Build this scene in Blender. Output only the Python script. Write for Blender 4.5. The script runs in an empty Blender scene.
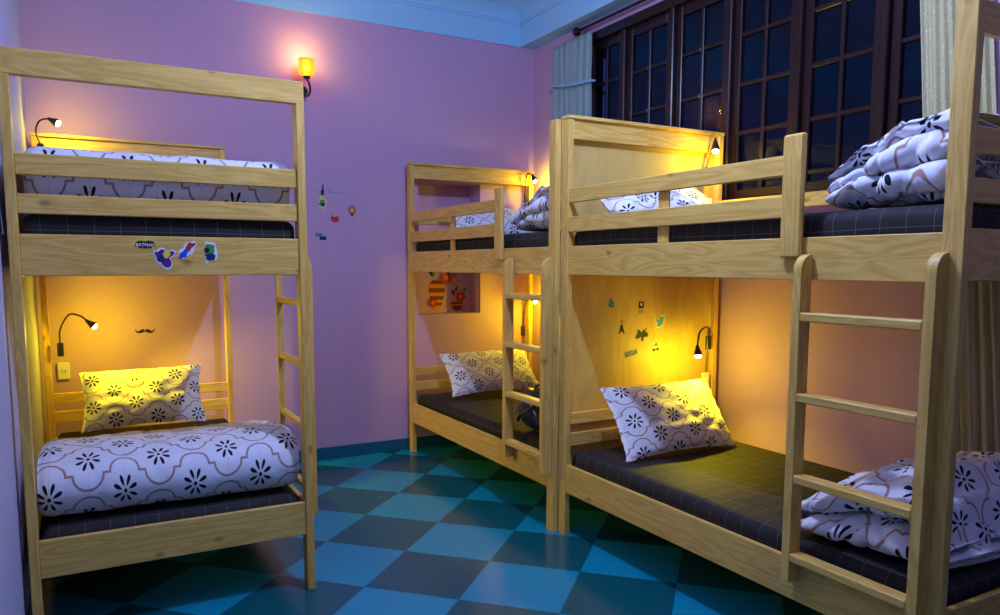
import bpy, bmesh, math, random
from mathutils import Vector, Matrix, noise
random.seed(7)
C = bpy.context.scene
COL = C.collection
PI = math.pi

# ------------------------------------------------------------------ camera
H = 1.6
F_PX, CX, CY = 753.7, 504.8, 344.3
YAW, PITCH, ROLL = 0.5078, 0.1043, -0.0024
fw = Vector((math.sin(YAW)*math.cos(PITCH), math.cos(YAW)*math.cos(PITCH), -math.sin(PITCH)))
rt = Vector((math.cos(YAW), -math.sin(YAW), 0.0))
dn = fw.cross(rt)
r2 = rt*math.cos(ROLL) + dn*math.sin(ROLL)
d2 = -rt*math.sin(ROLL) + dn*math.cos(ROLL)
cam = bpy.data.cameras.new('camera')
cam.sensor_width = 36.0
cam.lens = F_PX*36.0/1000.0
cam.shift_x = -(CX-500.0)/1000.0
cam.shift_y = (CY-307.5)/1000.0
cam.clip_start = 0.02
co = bpy.data.objects.new('camera', cam); COL.objects.link(co)
M = Matrix((r2, -d2, -fw)).transposed().to_4x4()
M.translation = Vector((0, 0, H))
co.matrix_world = M
C.camera = co

# ------------------------------------------------------------------ world, exposure, room lights
w = bpy.data.worlds.new('night_sky'); C.world = w; w.use_nodes = True
w.node_tree.nodes['Background'].inputs[0].default_value = (0.10, 0.30, 1.0, 1)
w.node_tree.nodes['Background'].inputs[1].default_value = 0.022
C.view_settings.view_transform = 'Standard'
C.view_settings.look = 'None'
C.view_settings.exposure = 0.0
C.view_settings.gamma = 1.0
C.view_settings.use_curve_mapping = False
try:
    C.cycles.use_denoising = True
    C.cycles.use_adaptive_sampling = False
    C.cycles.sample_clamp_indirect = 6.0
    C.cycles.max_bounces = 8
except Exception:
    pass

def light(name, kind, loc, energy, color, size=0.05, target=None, parent=None, cone=None):
    l = bpy.data.lights.new(name, kind); l.energy = energy; l.color = color
    if kind == 'AREA': l.shape = 'DISK'; l.size = size
    else: l.shadow_soft_size = size
    if kind == 'SPOT': l.spot_size = cone; l.spot_blend = 0.6
    o = bpy.data.objects.new(name, l); COL.objects.link(o)
    o.location = loc
    if target is not None:
        o.rotation_euler = (Vector(target)-Vector(loc)).to_track_quat('-Z', 'Y').to_euler()
    if parent:
        o.parent = parent
    return o

KEY = (0.40, 0.52, 1.0)
light('ceiling_lamp_light', 'POINT', (1.72, 2.45, 3.36), 188, KEY, 0.05)
light('wall_lamp_light', 'POINT', (-0.16, -0.12, 2.49), 9, (0.42, 0.52, 1.0), 0.03)
WARM = (1.0, 0.80, 0.01)

# ------------------------------------------------------------------ node helpers
class N:
    """tiny expression wrapper over shader math nodes"""
    def __init__(s, nt, sock): s.nt = nt; s.k = sock
    def _op(s, op, *a):
        n = s.nt.nodes.new('ShaderNodeMath'); n.operation = op
        for i, v in enumerate((s,)+a):
            if isinstance(v, N): s.nt.links.new(v.k, n.inputs[i])
            else: n.inputs[i].default_value = v
        return N(s.nt, n.outputs[0])
    def __add__(s, o): return s._op('ADD', o)
    def __sub__(s, o): return s._op('SUBTRACT', o)
    def __mul__(s, o): return s._op('MULTIPLY', o)
    def __truediv__(s, o): return s._op('DIVIDE', o)
    def abs(s): return s._op('ABSOLUTE')
    def floor(s): return s._op('FLOOR')
    def fract(s): return s._op('FRACT')
    def sqrt(s): return s._op('SQRT')
    def lt(s, v): return s._op('LESS_THAN', v)
    def gt(s, v): return s._op('GREATER_THAN', v)
    def mn(s, o): return s._op('MINIMUM', o)
    def mx(s, o): return s._op('MAXIMUM', o)
    def step(s, lo, hi):            # 1 below lo, 0 above hi
        n = s.nt.nodes.new('ShaderNodeMapRange'); n.clamp = True
        s.nt.links.new(s.k, n.inputs[0])
        n.inputs[1].default_value = lo; n.inputs[2].default_value = hi
        n.inputs[3].default_value = 1; n.inputs[4].default_value = 0
        return N(s.nt, n.outputs[0])

def newmat(name, color=(0.5,0.5,0.5), rough=0.6, spec=0.3, metal=0.0):
    m = bpy.data.materials.new(name); m.use_nodes = True
    nt = m.node_tree; b = nt.nodes['Principled BSDF']
    b.inputs['Base Color'].default_value = (*color, 1)
    b.inputs['Roughness'].default_value = rough
    b.inputs['Specular IOR Level'].default_value = spec
    b.inputs['Metallic'].default_value = metal
    return m, nt, b

def mix(nt, fac, a, b):
    n = nt.nodes.new('ShaderNodeMix'); n.data_type = 'RGBA'
    for s, v in ((n.inputs[0], fac), (n.inputs[6], a), (n.inputs[7], b)):
        if isinstance(v, N): nt.links.new(v.k, s)
        elif hasattr(v, 'is_linked'): nt.links.new(v, s)
        elif isinstance(v, (int, float)): s.default_value = v
        else: s.default_value = (*v, 1)
    return n.outputs[2]

def bump(nt, b, height, strength=0.3, dist=0.01):
    n = nt.nodes.new('ShaderNodeBump'); n.inputs['Strength'].default_value = strength
    n.inputs['Distance'].default_value = dist
    nt.links.new(height, n.inputs['Height']); nt.links.new(n.outputs[0], b.inputs['Normal'])

def noise_tex(nt, vec, scale, detail=3, rough=0.5, dist=0.0):
    n = nt.nodes.new('ShaderNodeTexNoise'); n.inputs['Scale'].default_value = scale
    n.inputs['Detail'].default_value = detail; n.inputs['Roughness'].default_value = rough
    n.inputs['Distortion'].default_value = dist
    if vec is not None: nt.links.new(vec, n.inputs['Vector'])
    return n.outputs[0]

def uvxy(nt):
    t = nt.nodes.new('ShaderNodeTexCoord'); s = nt.nodes.new('ShaderNodeSeparateXYZ')
    nt.links.new(t.outputs['UV'], s.inputs[0])
    return N(nt, s.outputs[0]), N(nt, s.outputs[1]), t.outputs['UV']

def plain(name, color, rough=0.6, spec=0.3, metal=0.0, nz=0.0, sc=12):
    m, nt, b = newmat(name, color, rough, spec, metal)
    if nz:
        t = nt.nodes.new('ShaderNodeTexCoord')
        f = noise_tex(nt, t.outputs['Object'], sc, 4)
        nt.links.new(mix(nt, N(nt, f), tuple(c*(1-nz) for c in color), tuple(min(1, c*(1+nz)) for c in color)), b.inputs['Base Color'])
    return m

def paint(name, color, rough=0.75):
    m, nt, b = newmat(name, color, rough, 0.25)
    t = nt.nodes.new('ShaderNodeTexCoord')
    f = noise_tex(nt, t.outputs['Object'], 1.3, 4)
    nt.links.new(mix(nt, N(nt, f), tuple(c*0.94 for c in color), tuple(min(1, c*1.06) for c in color)), b.inputs['Base Color'])
    bump(nt, b, noise_tex(nt, t.outputs['Object'], 60, 5), 0.15, 0.004)
    return m

def emit(name, color, strength):
    m, nt, b = newmat(name, color)
    b.inputs['Emission Color'].default_value = (*color, 1)
    b.inputs['Emission Strength'].default_value = strength
    return m

def wood(name, light_c, dark_c, rough=0.45, knots=True, ring=7.0, stretch=9.0):
    m, nt, b = newmat(name, light_c, rough, 0.35)
    u, v, uv = uvxy(nt)
    mp = nt.nodes.new('ShaderNodeMapping'); nt.links.new(uv, mp.inputs[0]); mp.inputs['Scale'].default_value = (1.0, stretch, 1)
    base = N(nt, noise_tex(nt, mp.outputs[0], 1.6, 2, 0.45, 0.6))
    rings = ((base*ring).fract() - 0.5).abs()*2.0           # wandering growth lines
    fine = N(nt, noise_tex(nt, mp.outputs[0], 30, 4, 0.6))
    fac = (rings*0.55 + fine*0.5 + (-0.08))
    col = mix(nt, fac, dark_c, light_c)
    if knots:
        mk = nt.nodes.new('ShaderNodeMapping'); nt.links.new(uv, mk.inputs[0]); mk.inputs['Scale'].default_value = (1.0, 1.7, 1)
        vo = nt.nodes.new('ShaderNodeTexVoronoi'); vo.voronoi_dimensions = '2D'; vo.inputs['Scale'].default_value = 1.5
        nt.links.new(mk.outputs[0], vo.inputs['Vector'])
        k = N(nt, vo.outputs['Distance'])
        col = mix(nt, k.step(0.012, 0.045)*0.75, col, tuple(c*0.42 for c in dark_c))
    nt.links.new(col, b.inputs['Base Color'])
    bump(nt, b, fine.k, 0.12, 0.002)
    return m

PINE = wood('pine', (0.90, 0.59, 0.15), (0.60, 0.33, 0.055))
PLY = wood('plywood', (0.72, 0.50, 0.15), (0.56, 0.35, 0.08), 0.5, False, 4.0, 3.0)

def quatrefoil(name, white=(0.80, 0.79, 0.82), su=0.29, sv=0.235, fl=0.86):
    """white cotton printed with brown lobed trellis and black eight-petal flowers"""
    m, nt, b = newmat(name, white, 0.85, 0.15)
    b.inputs['Sheen Weight'].default_value = 0.15
    U, V, uv = uvxy(nt)
    u = U/su; v = V/sv
    r = 0.205
    def wrap(x, c=0.0):              # to [-.5,.5)
        return (x + (0.5-c)).fract() - 0.5
    def wave(uo, vo):
        ua = wrap(u, uo).abs()               # 0..0.5
        t = wrap(v, vo)
        far = ua.gt(0.25)
        uu = ua + far*(ua*(-2.0) + 0.5)
        tt = t*(far*(-2.0) + 1.0)
        ring = ((uu*uu + tt*tt).sqrt() - r).abs() + tt.lt(0.0)*9.0
        du = (uu*(-1.0) + r).mx(0.0)
        seg = (du*du + tt*tt).sqrt()
        return ring.mn(seg)
    d = wave(0.0, 0.25).mn(wave(0.5, 0.75))
    line = d.step(0.012, 0.019)
    thin = (wrap(u, 0.0).abs().mn(wrap(u, 0.5).abs())).step(0.002, 0.005).mx((wrap(v, 0.0).abs().mn(wrap(v, 0.5).abs())).step(0.002, 0.005))
    # flowers on both sub-lattices
    def flower(uo, vo):
        x = wrap(u, uo)*(su/fl); y = wrap(v, vo)*(sv/fl)
        rho = (x*x + y*y).sqrt()
        th = y._op('ARCTAN2', x)
        a = ((th/(PI/4)).fract() - 0.5)*(PI/4)
        ax = rho*a._op('COSINE') - 0.0385
        ay = rho*a._op('SINE')
        e = ((ax/0.0205)*(ax/0.0205) + (ay/(ax*0.12+0.0072))*(ay/(ax*0.12+0.0072))).sqrt()
        return e.mn(rho/0.0085)
    f = flower(0.0, 0.0).mn(flower(0.5, 0.5)).step(0.9, 1.12)
    col = mix(nt, thin*0.35, white, (0.42, 0.30, 0.28))
    col = mix(nt, line, col, (0.40, 0.24, 0.19))
    col = mix(nt, f, col, (0.006, 0.006, 0.014))
    nt.links.new(col, b.inputs['Base Color'])
    t = nt.nodes.new('ShaderNodeTexCoord')
    bump(nt, b, noise_tex(nt, t.outputs['Object'], 9, 5, 0.55, 0.4), 0.35, 0.02)
    return m
QUAT = quatrefoil('printed_cotton')
QUAT_PIL = quatrefoil('pillow_cotton', (0.80, 0.79, 0.80), 0.25, 0.195, 0.78)

def sheet_mat():
    m, nt, b = newmat('checked_sheet', (0.02, 0.022, 0.04), 0.7, 0.2)
    u, v, uv = uvxy(nt)
    a = ((u/0.098).fract() - 0.5).abs().mn(((v/0.098).fract() - 0.5).abs())
    f2 = ((u/0.0245).fract() - 0.5).abs().mn(((v/0.0245).fract() - 0.5).abs())
    t = nt.nodes.new('ShaderNodeTexCoord')
    nz = N(nt, noise_tex(nt, t.outputs['Object'], 5, 3))
    col = mix(nt, a.step(0.004, 0.014)*0.55, (0.025, 0.022, 0.022), (0.24, 0.23, 0.20))
    nt.links.new(col, b.inputs['Base Color'])
    bump(nt, b, nz.k, 0.4, 0.03)
    return m
SHEET = sheet_mat()

PINK = paint('pink_wall_paint', (0.57, 0.35, 0.50))
LAV = paint('pale_lavender_wall_paint', (0.46, 0.44, 0.62))
FRONT = paint('bounce_damping_wall_paint', (0.22, 0.17, 0.18))  # unseen wall behind the camera, tone darkened to cut blue bounce light
BLUE = paint('pale_blue_ceiling_paint', (0.34, 0.66, 0.86))
CEIL = paint('ceiling_paint', (0.62, 0.60, 0.70))
BLACK = plain('black_plastic', (0.012, 0.012, 0.014), 0.35, 0.5)
GREYM = plain('steel', (0.5, 0.5, 0.52), 0.3, 0.5, 1.0)
OUTLET = plain('ivory_plastic', (0.75, 0.72, 0.62), 0.4)
DARKWOOD = wood('dark_stained_wood', (0.026, 0.009, 0.008), (0.012, 0.004, 0.004), 0.3, False)
CURT = None

def tile_mat():
    m, nt, b = newmat('blue_floor_tiles', (0.1, 0.3, 0.4), 0.16, 0.35)
    t = nt.nodes.new('ShaderNodeTexCoord'); s = nt.nodes.new('ShaderNodeSeparateXYZ')
    nt.links.new(t.outputs['Object'], s.inputs[0])
    x = N(nt, s.outputs[0]) - 1.507; y = N(nt, s.outputs[1]) - 3.851
    c, sn, S = math.cos(-0.7963), math.sin(-0.7963), 0.4976
    i = (x*c + y*sn)/S; j = (x*(-sn) + y*c)/S
    par = ((i.floor() + j.floor())/2.0).fract().gt(0.25)
    g = (i.fract() - 0.5).abs().mx((j.fract() - 0.5).abs())
    nz = N(nt, noise_tex(nt, t.outputs['Object'], 3, 5, 0.6))
    lightc = mix(nt, nz, (0.004, 0.25, 0.36), (0.007, 0.30, 0.42))
    darkc = mix(nt, nz, (0.003, 0.088, 0.105), (0.006, 0.112, 0.13))
    col = mix(nt, par, lightc, darkc)
    col = mix(nt, g.gt(0.4955)*0.55, col, (0.02, 0.10, 0.13))
    nt.links.new(col, b.inputs['Base Color'])
    rr = nz*0.10 + 0.14
    nt.links.new(rr.k, b.inputs['Roughness'])
    bump(nt, b, noise_tex(nt, t.outputs['Object'], 7, 2), 0.03, 0.01)
    return m
TILE = tile_mat()
TEAL = plain('teal_skirting_tile', (0.012, 0.12, 0.19), 0.3, 0.4, 0, 0.15, 5)

# ------------------------------------------------------------------ mesh helpers
def link(name, me, m, parent=None, smooth=False):
    if m: me.materials.append(m)
    if smooth:
        for p in me.polygons: p.use_smooth = True
    o = bpy.data.objects.new(name, me); COL.objects.link(o)
    if parent: o.parent = parent
    return o

def empty(name, loc=(0,0,0)):
    o = bpy.data.objects.new(name, None); COL.objects.link(o); o.empty_display_size = 0.1
    o.location = loc
    return o

def tag(o, label=None, cat=None, group=None, kind=None):
    if label: o['label'] = label
    if cat: o['category'] = cat
    if group: o['group'] = group
    if kind: o['kind'] = kind
    return o

def bm_box(bm, x0, x1, y0, y1, z0, z1, bev=0.003, seg=1):
    """bevelled board; UV u runs along its longest side, metres"""
    b2 = bmesh.new()
    r = bmesh.ops.create_cube(b2, size=1.0)
    dx, dy, dz = abs(x1-x0), abs(y1-y0), abs(z1-z0)
    cx, cy, cz = (x0+x1)/2, (y0+y1)/2, (z0+z1)/2
    for v in b2.verts: v.co = Vector((v.co.x*dx, v.co.y*dy, v.co.z*dz))
    if bev > 0:
        bmesh.ops.bevel(b2, geom=list(b2.edges), offset=min(bev, min(dx,dy,dz)*0.3), segments=seg, affect='EDGES', profile=0.5)
    uvl = b2.loops.layers.uv.new('UVMap')
    L = max(range(3), key=lambda k: (dx,dy,dz)[k])
    ru, rv = random.random()*20, random.random()*20
    oth = [k for k in range(3) if k != L]
    for f in b2.faces:
        n = f.normal; ax = max(range(3), key=lambda k: abs(n[k]))
        for lp in f.loops:
            p = lp.vert.co
            if ax == L: lp[uvl].uv = (ru + p[oth[0]]*0.6, rv + p[oth[1]])
            else:
                o = oth[0] if ax == oth[1] else oth[1]
                lp[uvl].uv = (ru + p[L], rv + p[o] + (0.37 if o == oth[0] else 0))
    for v in b2.verts: v.co += Vector((cx,cy,cz))
    me = bpy.data.meshes.new('tmp'); b2.to_mesh(me); b2.free()
    bm.from_mesh(me); bpy.data.meshes.remove(me)

def boxes(name, lst, m, parent=None, bev=0.003, origin=None, smooth=False):
    bm = bmesh.new()
    for a in lst: bm_box(bm, *a, bev=bev)
    me = bpy.data.meshes.new(name); bm.to_mesh(me); bm.free()
    return link(name, me, m, parent, smooth)

def mesh_obj(name, verts, faces, m, parent=None, uvs=None, smooth=True):
    me = bpy.data.meshes.new(name); me.from_pydata([tuple(v) for v in verts], [], faces)
    if uvs is not None:
        ul = me.uv_layers.new(name='UVMap')
        for lp in me.loops: ul.data[lp.index].uv = uvs[lp.vertex_index]
    me.update()
    return link(name, me, m, parent, smooth)

def catmull(pts, n=8, closed=False):
    pts = [Vector(p) for p in pts]; out = []
    N_ = len(pts)
    rng = range(N_ if closed else N_-1)
    for i in rng:
        if closed: p0, p1, p2, p3 = pts[i-1], pts[i], pts[(i+1)%N_], pts[(i+2)%N_]
        else: p0, p1, p2, p3 = pts[max(i-1,0)], pts[i], pts[i+1], pts[min(i+2,N_-1)]
        for k in range(n):
            t = k/n
            out.append(0.5*((2*p1) + (p2-p0)*t + (2*p0-5*p1+4*p2-p3)*t*t + (3*p1-p0-3*p2+p3)*t**3))
    if not closed: out.append(pts[-1])
    return out

def tube(name, pts, r, m, parent=None, seg=10, n=8, rs=None, spline=True):
    P = catmull(pts, n) if spline else [Vector(p) for p in pts]
    verts, faces = [], []
    up = Vector((0.13, 0.31, 0.94)).normalized()
    K = len(P)
    for i, p in enumerate(P):
        t = (P[min(i+1,K-1)] - P[max(i-1,0)]).normalized()
        a = t.cross(up)
        if a.length < 0.05: a = t.cross(Vector((1,0,0)))
        a.normalize(); b = t.cross(a).normalized()
        rr = r if rs is None else rs[0] + (rs[1]-rs[0])*i/(K-1)
        for k in range(seg):
            an = 2*PI*k/seg
            verts.append(p + a*math.cos(an)*rr + b*math.sin(an)*rr)
    for i in range(K-1):
        for k in range(seg):
            faces.append((i*seg+k, i*seg+(k+1)%seg, (i+1)*seg+(k+1)%seg, (i+1)*seg+k))
    faces.append(tuple(range(seg))[::-1]); faces.append(tuple((K-1)*seg+k for k in range(seg)))
    return mesh_obj(name, verts, faces, m, parent)

def lathe(name, prof, loc, axis, m, parent=None, seg=24, open_ends=False):
    """profile of (radius, height) turned around axis at loc"""
    ax = Vector(axis).normalized(); q = ax.to_track_quat('Z', 'Y')
    verts, faces = [], []
    for (r, h) in prof:
        for k in range(seg):
            a = 2*PI*k/seg
            verts.append(Vector(loc) + q @ Vector((r*math.cos(a), r*math.sin(a), h)))
    for i in range(len(prof)-1):
        for k in range(seg):
            faces.append((i*seg+k, i*seg+(k+1)%seg, (i+1)*seg+(k+1)%seg, (i+1)*seg+k))
    if not open_ends:
        faces.append(tuple(range(seg))[::-1]); faces.append(tuple((len(prof)-1)*seg+k for k in range(seg)))
    return mesh_obj(name, verts, faces, m, parent)

# ------------------------------------------------------------------ room
XL, XR, YB, YF, ZC = -0.285, 3.668, 6.06, -1.6, 3.93
def S(o): o['kind'] = 'structure'; return o
S(boxes('floor', [(XL-0.2, XR+0.2, YF-0.2, YB+0.35, -0.12, 0.0)], TILE, bev=0))
S(boxes('ceiling', [(XL-0.2, XR+0.2, YF-0.2, YB+0.2, ZC, ZC+0.1)], CEIL, bev=0))
S(boxes('wall_left', [(XL-0.15, XL, YF-0.1, YB+0.15, 0, ZC)], LAV, bev=0))
S(boxes('wall_front', [(XL-0.15, XR+0.15, YF-0.15, YF, 0, ZC)], FRONT, bev=0))
# back wall with a recessed niche
NX0, NX1, NZ0, NZ1, ND = 2.525, 3.118, 1.172, 2.315, 0.21
S(boxes('wall_back', [(XL-0.1, NX0, YB, YB+0.3, 0, ZC), (NX1, XR+0.2, YB, YB+0.3, 0, ZC),
                    (NX0, NX1, YB, YB+0.3, 0, NZ0), (NX0, NX1, YB, YB+0.3, NZ1, ZC),
                    (NX0, NX1, YB+ND, YB+0.3, NZ0, NZ1)], PINK, bev=0))
# right wall, window opening y 2.06..5.24, z 1.98..3.46
WY0, WY1, WZ0, WZ1 = 2.06, 5.24, 1.98, 3.45
S(boxes('wall_right', [(XR, XR+0.2, YF-0.1, YB+0.1, 0, WZ0), (XR, XR+0.2, YF-0.1, YB+0.1, WZ1, ZC),
                     (XR, XR+0.2, YF-0.1, WY0, WZ0, WZ1), (XR, XR+0.2, WY1, YB+0.1, WZ0, WZ1)], PINK, bev=0))
# painted blue beams / cornice band
XB, ZB = 3.517, 3.545
S(boxes('trim_1', [(XL, XR, YB-0.012, YB, ZB, ZC)], BLUE, bev=0))
S(boxes('trim_2', [(XB, XR, YF, YB-0.012, ZB, ZC)], BLUE, bev=0))
S(boxes('trim_5', [(XL, XL+0.012, YF, YB-0.012, ZB, ZC)], BLUE, bev=0))
# stepped crown moulding
prof = [(0.0, 3.735), (0.012, 3.735), (0.012, 3.75), (0.022, 3.756), (0.022, 3.775), (0.03, 3.79), (0.05, 3.82), (0.085, 3.85),
        (0.125, 3.868), (0.14, 3.872), (0.14, 3.885), (0.165, 3.89), (0.165, 3.905), (0.19, 3.91), (0.19, ZC), (0.0, ZC)]
def crown(name, p0, p1, inward):
    p0, p1, inw = Vector(p0), Vector(p1), Vector(inward); d = (p1-p0).normalized()
    vs = []; n = len(prof)
    for base, sg in ((p0, 1), (p1, -1)):
        for (o, z) in prof: vs.append(base + inw*o + d*(o*sg) + Vector((0,0,z)))
    fs = [(i, (i+1)%n, n+(i+1)%n, n+i) for i in range(n)] + [tuple(range(n))[::-1], tuple(range(n, 2*n))]
    return S(mesh_obj(name, vs, fs, BLUE, smooth=False))
yb = YB-0.012
crown('trim_3', (XL+0.012, yb, 0), (XB, yb, 0), (0,-1,0))
crown('trim_4', (XB, yb, 0), (XB, YF, 0), (-1,0,0))
# skirting
S(boxes('baseboard_back', [(XL, XR, YB-0.012, YB, 0, 0.10)], TEAL, bev=0.001))
S(boxes('baseboard_left', [(XL, XL+0.012, YF, YB-0.012, 0, 0.10)], TEAL, bev=0.001))
S(boxes('baseboard_right', [(XR-0.012, XR, YF, YB-0.012, 0, 0.10)], TEAL, bev=0.001))

# ------------------------------------------------------------------ window
GLASS = bpy.data.materials.new('window_glass'); GLASS.use_nodes = True
nt = GLASS.node_tree; nt.nodes.clear()
g_out = nt.nodes.new('ShaderNodeOutputMaterial'); g_mix = nt.nodes.new('ShaderNodeMixShader'); g_mix.inputs[0].default_value = 0.02
g_tr = nt.nodes.new('ShaderNodeBsdfTransparent'); g_tr.inputs[0].default_value = (0.6, 0.75, 0.95, 1)
g_gl = nt.nodes.new('ShaderNodeBsdfGlossy'); g_gl.inputs['Roughness'].default_value = 0.03
nt.links.new(g_tr.outputs[0], g_mix.inputs[1]); nt.links.new(g_gl.outputs[0], g_mix.inputs[2]); nt.links.new(g_mix.outputs[0], g_out.inputs[0])
wf = boxes('window_1', [(XR+0.02, XR+0.14, WY0, WY1, WZ0, WZ0+0.06), (XR-0.03, XR+0.14, WY0, WY1, WZ1-0.07, WZ1),
                        (XR+0.02, XR+0.14, WY1-0.05, WY1, WZ0, WZ1), (XR+0.02, XR+0.14, WY0, WY0+0.05, WZ0, WZ1)], DARKWOOD, bev=0.004)
S(wf)
pitch = 0.5435
seams = [4.745 - pitch*k for k in range(0, 5)]           # posts between sashes
seams = [WY1-0.0] + seams + [WY0]
for sy in seams[1:-1]:
    boxes('window_post', [(XR-0.012, XR+0.10, sy-0.022, sy+0.022, WZ0+0.05, WZ1-0.06)], DARKWOOD, wf, bev=0.006)
mz = [2.14, 2.44, 2.74, 3.045]
for k in range(len(seams)-1):
    y1, y0 = seams[k]-0.024, seams[k+1]+0.024
    if y1-y0 < 0.15: continue
    z0, z1 = WZ0+0.055, WZ1-0.065
    st = 0.055
    lst = [(XR+0.02, XR+0.06, y1-st, y1, z0, z1), (XR+0.02, XR+0.06, y0, y0+st, z0, z1),
           (XR+0.02, XR+0.06, y0+st, y1-st, z0, z0+0.05), (XR+0.02, XR+0.06, y0+st, y1-st, z1-0.075, z1)]
    yc = (y0+y1)/2
    lst.append((XR+0.024, XR+0.056, yc-0.013, yc+0.013, z0+0.05, z1-0.075))
    for z in mz:
        lst.append((XR+0.024, XR+0.056, y0+st, yc-0.013, z-0.014, z+0.014)); lst.append((XR+0.024, XR+0.056, yc+0.013, y1-st, z-0.014, z+0.014))
    sash = boxes('window_sash', lst, DARKWOOD, wf, bev=0.004)
    boxes('pane', [(XR+0.037, XR+0.043, y0+st-0.004, y1-st+0.004, z0+0.046, z1-0.07)], GLASS, sash, bev=0)

# ------------------------------------------------------------------ curtains and rod
def curtain_mat(name, col, glint):
    m, nt, b = newmat(name, col, 0.75, 0.2)
    u, v, uv = uvxy(nt)
    t = nt.nodes.new('ShaderNodeTexCoord')
    mp = nt.nodes.new('ShaderNodeMapping'); nt.links.new(t.outputs['Object'], mp.inputs[0]); mp.inputs['Scale'].default_value = (1, 1, 0.35)
    f = N(nt, noise_tex(nt, mp.outputs[0], 130, 2, 0.6)).gt(0.64)
    nt.links.new(mix(nt, f*0.5, col, glint), b.inputs['Base Color'])
    return m
CURT = curtain_mat('curtain_fabric', (0.27, 0.38, 0.36), (0.6, 0.7, 0.65))
CURT2 = curtain_mat('beige_curtain_fabric', (0.52, 0.46, 0.24), (0.95, 0.92, 0.6))
def curtain(name, y0, y1, z0, z1, x, folds, amp, m, gather=None, flare=0.0):
    nu, nv = 180, 50
    vs, fs = [], []
    th = 0.004
    for side in (0, 1):
        for j in range(nv+1):
            tz = j/nv; z = z1 + (z0-z1)*tz
            pin = 1.0
            if gather: pin = 1 - gather[1]*math.exp(-((z-gather[0])/0.10)**2)
            for i in range(nu+1):
                t = i/nu
                ym = (y0+y1)/2 + flare*tz
                y = ym + (t-0.5)*(y1-y0)*(1+0.10*tz)*pin
                a = amp*(0.45+0.75*tz)*pin
                ph = t*folds*2*PI + 0.8*noise.noise(Vector((t*3, tz*1.1, y0)))
                xx = x + a*math.sin(ph) + 0.35*a*math.sin(2.3*ph+1) + 0.02*noise.noise(Vector((t*4, tz*3, 5)))
                vs.append(Vector((xx + (th if side else 0), y, z)))
    W_ = nu+1; off = W_*(nv+1)
    for j in range(nv):
        for i in range(nu):
            a = j*W_+i
            fs.append((a, a+1, a+W_+1, a+W_)); fs.append((off+a, off+a+W_, off+a+W_+1, off+a+1))
    for i in range(nu):
        fs.append((i, off+i, off+i+1, i+1)); a = nv*W_+i; fs.append((a, a+1, off+a+1, off+a))
    for j in range(nv):
        a = j*W_; fs.append((a, a+W_, off+a+W_, off+a)); a = j*W_+nu; fs.append((a, off+a, off+a+W_, a+W_))
    uvs = [(v.y, v.z) for v in vs]
    return mesh_obj(name, vs, fs, m, None, uvs)
# upper part hangs flat, gathered at a band
cl = empty('window_curtain', (3.6, 5.36, 3.45))
tag(cl, 'grey-green curtain tied with a blue band at the far left end of the window', 'curtain')
cu = curtain('curtain_panel', 5.08, 5.64, 1.2, 3.452, 3.605, 6, 0.016, CURT, gather=(3.11, 0.03)); cu.parent = cl; cu.matrix_parent_inverse = Matrix.Translation((-3.6, -5.36, -3.45))
vs = []
TIEB = plain('pale_blue_satin', (0.25, 0.55, 0.85), 0.4)
tb = tube('tie_band', [(3.66, 5.67, 3.135), (3.60, 5.68, 3.13), (3.572, 5.55, 3.115), (3.568, 5.3, 3.075), (3.575, 5.08, 3.06), (3.62, 5.04, 3.06)], 0.009, TIEB, cl, 8)
tb.matrix_parent_inverse = Matrix.Translation((-3.6, -5.36, -3.45))
cr = curtain('window_curtain', 2.09, 2.42, 0.62, 3.468, 3.637, 7, 0.016, CURT2, flare=-0.26)
tag(cr, 'long beige glittery curtain hanging at the right of the window behind the big bedpost', 'curtain')
rod = empty('curtain_rod', (3.6, 3.4, 3.47))
tag(rod, 'dark curtain rod with a round end above the window', 'curtain rod')
rr = tube('rod', [(0,-2.0,0.022), (0,1.86,0.022)], 0.012, DARKWOOD, rod, spline=False)
lathe('finial', [(0.004,0),(0.016,0.004),(0.018,0.014),(0.03,0.02),(0.036,0.036),(0.03,0.056),(0.012,0.066),(0.003,0.068)], (0,-2.0-0.0,0.02), (0,-1,0), DARKWOOD, rod)
lathe('finial', [(0.004,0),(0.016,0.004),(0.018,0.014),(0.03,0.02),(0.036,0.036),(0.03,0.056),(0.012,0.066),(0.003,0.068)], (0,1.84,0.02), (0,1,0), DARKWOOD, rod)

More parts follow.
